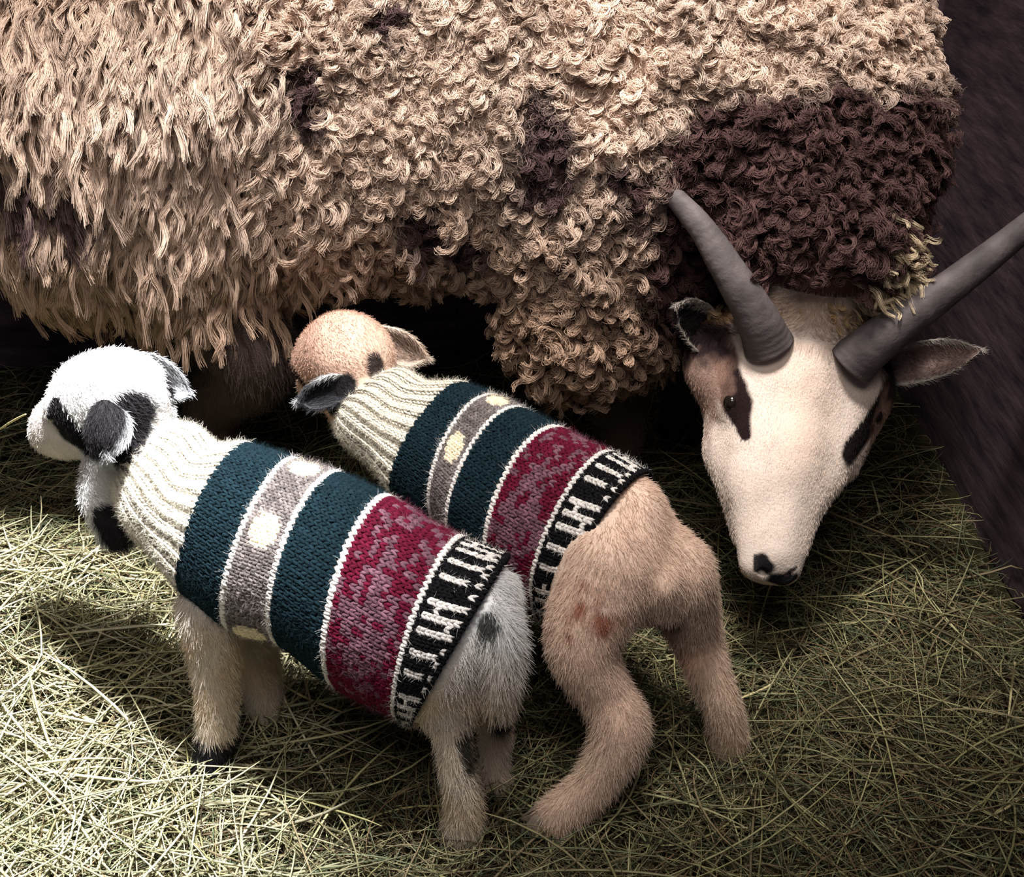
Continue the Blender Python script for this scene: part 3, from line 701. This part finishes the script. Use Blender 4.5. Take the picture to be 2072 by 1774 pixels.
for s in (1, -1):
    S.cap(E(s*.011, .975, -.016), E(s*.019, .925, -.020), .0040, .0030, .003, cut=True)
S.cap(E(0, -.10, -.07), V(.325, 1.26, .435), .062, .085, .03)
hp_, hq_ = S.mesh()
hh = lambda *a: [hit(x, y, hp_) for x, y in a]
pl_ = hh((1458, 690), (1468, 745), (1480, 815), (1500, 878)); pr_ = hh((1822, 762), (1784, 842), (1730, 916))
ns_ = hh((1538, 1142), (1553, 1158)); mo_ = hh((1566, 1180), (1590, 1186), (1614, 1176)); sl_ = hh((1520, 1128), (1526, 1160)); s2_ = hh((1602, 1164), (1620, 1150))
CW = srgb(216, 192, 174); BRN = srgb(92, 67, 64); FACE = srgb(234, 216, 203)
def brown_mask(P):
    n = (vnoise(P, 22, 2)-.5)*.05+(vnoise(P, 60, 9)-.5)*.02
    d = (P-V(.315, 1.28, .425))/V(.225, .205, .175); m = np.clip((1.0-np.sqrt((d**2).sum(1))+n*5)/.10, 0, 1)
    m = m*np.clip((P[:, 0]-.115+n)/.02, 0, 1)
    return m
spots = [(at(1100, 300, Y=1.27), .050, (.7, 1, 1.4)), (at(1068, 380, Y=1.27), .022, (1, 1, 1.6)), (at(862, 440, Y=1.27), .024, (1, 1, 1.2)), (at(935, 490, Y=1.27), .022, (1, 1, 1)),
         (at(625, 185, Y=1.26), .020, (1, 1, 1.6)), (at(800, 45, Y=1.28), .018, (.8, 1, 2.6)), (at(115, 350, Y=1.25), .050, (1.5, 1, .8)), (at(15, 290, Y=1.25), .034, (.8, 1, 1.4)), (at(1240, 340, Y=1.26), .026, (1.2, 1, 1))]  # dark wool spots; the haunch pair and the large one paint shade into the fleece
def ecol(P):
    n = vnoise(P, 14, 12); c = np.tile(CW, (len(P), 1))*(0.85+.3*n)[:, None]
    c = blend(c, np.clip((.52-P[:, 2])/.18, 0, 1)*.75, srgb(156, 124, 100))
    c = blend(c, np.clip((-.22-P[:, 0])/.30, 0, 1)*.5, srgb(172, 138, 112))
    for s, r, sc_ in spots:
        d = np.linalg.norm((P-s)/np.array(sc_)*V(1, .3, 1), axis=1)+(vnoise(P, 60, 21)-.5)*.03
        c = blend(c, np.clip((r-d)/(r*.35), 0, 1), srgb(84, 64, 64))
    c = blend(c, brown_mask(P), BRN)
    lg = np.clip((np.where(P[:, 0] > 0, .300, .350)-P[:, 2]+(vnoise(P, 40, 5)-.5)*.02)/.02, 0, 1); lg = lg*np.where(P[:, 0] > 0, P[:, 2] < .24, 1)
    c = blend(c, lg, srgb(66, 54, 50)); return c
def hcol(P):
    Q = (P-hp)@np.stack([lx, fy/LF, fz], 1); x, y, z = Q.T; n = (vnoise(P, 120, 6)-.5)
    c = np.tile(FACE, (len(P), 1))
    c = blend(c, np.clip((.35-np.abs(y-.30))/.2, 0, 1)*np.clip(1-np.abs(x)/.05, 0, 1)*.25, srgb(222, 184, 150))
    c = blend(c, poly(P, pl_, [.012, .014, .018, .006]), srgb(38, 26, 26)); c = blend(c, poly(P, pr_, [.020, .021, .014]), srgb(34, 26, 28))
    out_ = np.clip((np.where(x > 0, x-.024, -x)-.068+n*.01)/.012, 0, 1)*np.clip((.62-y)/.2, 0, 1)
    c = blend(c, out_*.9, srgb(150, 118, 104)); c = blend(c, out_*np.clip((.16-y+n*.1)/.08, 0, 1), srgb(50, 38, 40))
    c = blend(c, np.clip((-.20-y+n*.15)/.05, 0, 1), BRN)
    c = blend(c, np.clip((.065-np.abs(y+.10))/.03, 0, 1)*.3, srgb(190, 150, 104))
    c = blend(c, poly(P, ns_, [.0075, .0095], .4), V(.014, .012, .014)); c = blend(c, poly(P, mo_, [.008, .009, .006], .4), V(.02, .02, .022))
    c = blend(c, poly(P, sl_, [.0016, .003], .5, .001), V(.03, .025, .025)); c = blend(c, poly(P, s2_, [.003, .002], .5, .001), V(.05, .04, .04)); return c
allp = np.concatenate([bp_, hp_]); allq = np.concatenate([bq_, hq_+len(bp_)])
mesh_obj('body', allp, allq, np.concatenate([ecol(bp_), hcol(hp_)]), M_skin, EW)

# fleece locks
bn_ = vnormals(bp_, bq_)
def w_body(c, m):
    near_ = np.clip((1.62-c[:, 1])/.1, 0.05, 1); leg = np.where(c[:, 2] < np.where(c[:, 0] > 0, .235, np.where(c[:, 0] > -.40, .355, .31)), 0, 1)
    hid = np.where(np.linalg.norm(c-hp, axis=1) < .078, 0, 1); left = np.where(c[:, 0] < -.80, .2, 1)
    return near_*leg*hid*left*np.where(m[:, 1] > .5, .15, 1)
NL = 21000
pos, no = scatter(bp_, bq_, bn_, NL, w_body)
# even out the spacing of the locks
cell = {}; keepi = []
for i_, k_ in enumerate(map(tuple, np.floor(pos/.0062).astype(int))):
    if cell.get(k_, 0) < 2: cell[k_] = cell.get(k_, 0)+1; keepi.append(i_)
pos, no = pos[keepi], no[keepi]; NL = len(pos)
brn = brown_mask(pos)
long_ = np.clip((-.14-pos[:, 0])/.14+(vnoise(pos, 9, 31)-.5)*.6, 0, 1)*np.clip((.76-pos[:, 2])/.1, 0, 1)*(1-brn)       # hanging locks on the haunch, tight curls elsewhere
K_ = 20; m = 11; t = np.linspace(0, 1, m)
L = (0.0175+.042*long_+.004*brn+.010*np.clip((.50-pos[:, 2])/.1, 0, 1))*rng.uniform(.7, 1.3, NL)
down = V(0, 0, -1)
tang = unit(down-(no@down)[:, None]*no+rng.normal(size=(NL, 3))*(.60-.48*long_)[:, None])
e1 = unit(np.cross(no, tang)); ph = rng.uniform(0, 2*np.pi, NL); frq = (1.25+.35*long_)*rng.uniform(.7, 1.3, NL)*2*np.pi
amp = (.0045-.0017*long_)*rng.uniform(.6, 1.5, NL)
# neighbouring locks lean together into staples
sc_n = 42.0; lean = np.stack([vnoise(pos, sc_n, 50+k)-.5 for k in range(3)], 1)*.030
cen = pos[:, None]+no[:, None]*(L*(.66-.40*long_))[:, None, None]*np.sin(t*np.pi*.60)[None, :, None]+tang[:, None]*(L*(.30+.58*long_))[:, None, None]*(t**1.5)[None, :, None]
cen = cen+lean[:, None]*(t**1.3)[None, :, None]
arg = frq[:, None]*t[None]*(1-.0*t[None])+ph[:, None]; am = amp[:, None]*np.clip(t*2.0, 0, 1)[None]; tg2 = unit(tang+.0*no)
cen = cen+e1[:, None]*(np.cos(arg)*am)[..., None]+(no*(.25+.55*long_)[:, None]+tg2*(.95*(1-long_))[:, None])[:, None]*(np.sin(arg)*am)[..., None]
offr = np.sqrt(rng.random((NL, K_)))*(.0040-.0004*long_)[:, None]; offa = rng.uniform(0, 2*np.pi, (NL, K_))
o1 = (offr*np.cos(offa))[..., None, None]*e1[:, None, None]; o2 = (offr*np.sin(offa))[..., None, None]*unit(tang+no*.4)[:, None, None]
tap = (1-.25*t-.2*t**4)[None, None, :, None]
fz1 = rng.normal(size=(NL, K_, 1, 3))*.0019*(t**2)[None, None, :, None]+rng.normal(size=(NL, K_, m, 3))*.00045*t[None, None, :, None]
P = (cen[:, None]+(o1+o2)*tap+fz1).reshape(-1, m, 3)
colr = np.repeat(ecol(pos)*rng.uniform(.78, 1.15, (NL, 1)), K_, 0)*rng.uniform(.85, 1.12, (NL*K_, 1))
colr = colr*np.where(rng.random((NL*K_, 1)) < .06, .6, 1)
strand_obj('fleece', P, (.00036*(1-.5*t**2))[None], np.clip(colr, 0, .95), M_wool, EW)
# fine crimped underwool between the locks
up_, un_ = scatter(bp_, bq_, bn_, 110000, w_body); n_ = len(up_); t = np.linspace(0, 1, 9)
dr = unit(un_+rng.normal(size=(n_, 3))*.8); e_ = unit(np.cross(dr, rng.normal(size=(n_, 3)))); g_ = np.cross(dr, e_); Lu = rng.uniform(.008, .020, n_)
an = t[None]*rng.uniform(5, 11, (n_, 1))+rng.uniform(0, 6.3, (n_, 1)); ra = rng.uniform(.001, .0032, (n_, 1))*np.clip(t*3, 0, 1)[None]
Pu = up_[:, None]+dr[:, None]*(Lu[:, None]*t)[..., None]+e_[:, None]*(np.cos(an)*ra)[..., None]+g_[:, None]*(np.sin(an)*ra)[..., None]+V(0, 0, -.4)*(Lu[:, None]*t**2)[..., None]
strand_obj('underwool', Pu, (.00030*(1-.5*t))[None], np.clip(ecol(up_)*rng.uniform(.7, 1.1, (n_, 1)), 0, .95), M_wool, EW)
# short hair of legs and face
def w_leg(c, m_): return np.where(c[:, 2] < np.where(c[:, 0] > 0, .25, .37), 1, 0.0)+1e-5
lp, ln_ = scatter(bp_, bq_, bn_, 26000, w_leg)
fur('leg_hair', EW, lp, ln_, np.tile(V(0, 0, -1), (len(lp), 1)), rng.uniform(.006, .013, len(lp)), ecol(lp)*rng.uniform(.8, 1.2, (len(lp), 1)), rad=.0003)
hn_ = vnormals(hp_, hq_)
fp, fn_ = scatter(hp_, hq_, hn_, 90000)
yy = ((fp-hp)@fy)/LF
fl_ = np.where((yy < .0)[:, None], unit(V(0, -.4, .3))[None], fy[None]+0*fp)
ln2 = np.where(yy < .02, .010, .0035)*rng.uniform(.6, 1.3, len(fp)); ln2 = np.where(yy > .85, ln2*.5, ln2)
fur('face_hair', EW, fp, fn_, fl_, ln2, hcol(fp)*rng.uniform(.88, 1.08, (len(fp), 1)), rad=.0002, m=4, lift=.28, jit=.25, droop=.1)
# woolly fringe and tuft on the crown
def tuft(name, centre, rad3, n, col, Lr, out):
    c = centre+rng.normal(size=(n, 3))*np.array(rad3); dirn = unit(out+rng.normal(size=(n, 3))*.45); e = unit(np.cross(dirn, V(.3, .2, 1))); g = np.cross(dirn, e)
    LL = rng.uniform(*Lr, n); t = np.linspace(0, 1, 9); k = 16; a = rng.uniform(0, 6.28, n)[:, None]+t[None]*7
    cc = c[:, None]+dirn[:, None]*(LL[:, None]*t)[..., None]+(e[:, None]*np.cos(a)[..., None]+g[:, None]*np.sin(a)[..., None])*.004*t[None, :, None]+V(0, 0, -1)*(LL[:, None]*.35*t**2)[..., None]
    o = rng.normal(size=(n, k, 1, 3))*.0018; P = (cc[:, None]+o*(1-.5*t)[None, None, :, None]).reshape(-1, 9, 3)
    strand_obj(name, P, (.0003*(1-.5*t))[None], np.repeat(np.tile(col, (n, 1))*rng.uniform(.75, 1.15, (n, 1)), k, 0), M_wool, EW)
tuft('crown_fringe', E(.004, -.20, -.030), (.038, .014, .012), 260, srgb(206, 176, 132), (.016, .034), unit(V(0, -.55, .25)))
tuft('crown_tuft', at(1778, 540, Y=1.185), (.014, .010, .019), 300, srgb(226, 206, 174), (.018, .036), unit(V(.75, -.4, .15)))
# horns
def horn(pts, r0, r1):
    path = smooth_path(pts, 90); s = np.linspace(0, 1, 90); rad = (r0+(r1-r0)*s**.9)*(1+.007*np.sin(s*2*np.pi*19+2*np.sin(s*9))+.010*np.sin(s*2*np.pi*5+1))
    rad[-6:] *= np.sqrt(np.clip(np.linspace(1, .02, 6), 0, 1)); p, f = tube(path, rad, 32, flat=V(0, 1, .3), squash=.86)
    n = vnoise(p, 70, 3)[:, None]; c = srgb(96, 88, 88)*(0.7+.6*n); mesh_obj('horn', p, f, c, M_horn, EW)
horn([at(1556, 700, Y=1.165), at(1530, 640, Y=1.160), at(1476, 550, Y=1.168), at(1420, 462, Y=1.185), at(1352, 384, Y=1.21)], .0265, .0100)
horn([at(1722, 735, Y=1.165), at(1775, 690, Y=1.160), at(1868, 620, Y=1.162), at(1965, 548, Y=1.175), at(2085, 452, Y=1.20), at(2150, 395, Y=1.22)], .0285, .0110)
# ears and eyes
ear('ear', EW, E(-.076, .02, -.070), at(1368, 628, Y=1.20), V(0, .4, .9), .050, .022, V(.035, .028, .028), V(.03, .024, .024), srgb(196, 186, 176), bend=V(0, 0, .006))
ear('ear', EW, E(.106, -.01, -.078), at(1984, 714, Y=1.17), V(0, -.4, -.9), .044, .014, srgb(176, 150, 142), srgb(70, 62, 58), srgb(232, 222, 214), bend=V(0, 0, .004))
for s in (1, -1):
    e, f = ball((pl_[2] if s < 0 else pr_[1])-fz*.0085, .0095, 16); mesh_obj('eye', e, f, V(.012, .008, .006), M_eye, EW)
for c in ((-.30, 1.32), (-.42, 1.56), (.14, 1.34), (.24, 1.56)): hoof(EW, V(c[0], c[1], .001), (1, -.2), .04, V(.03, .026, .024))
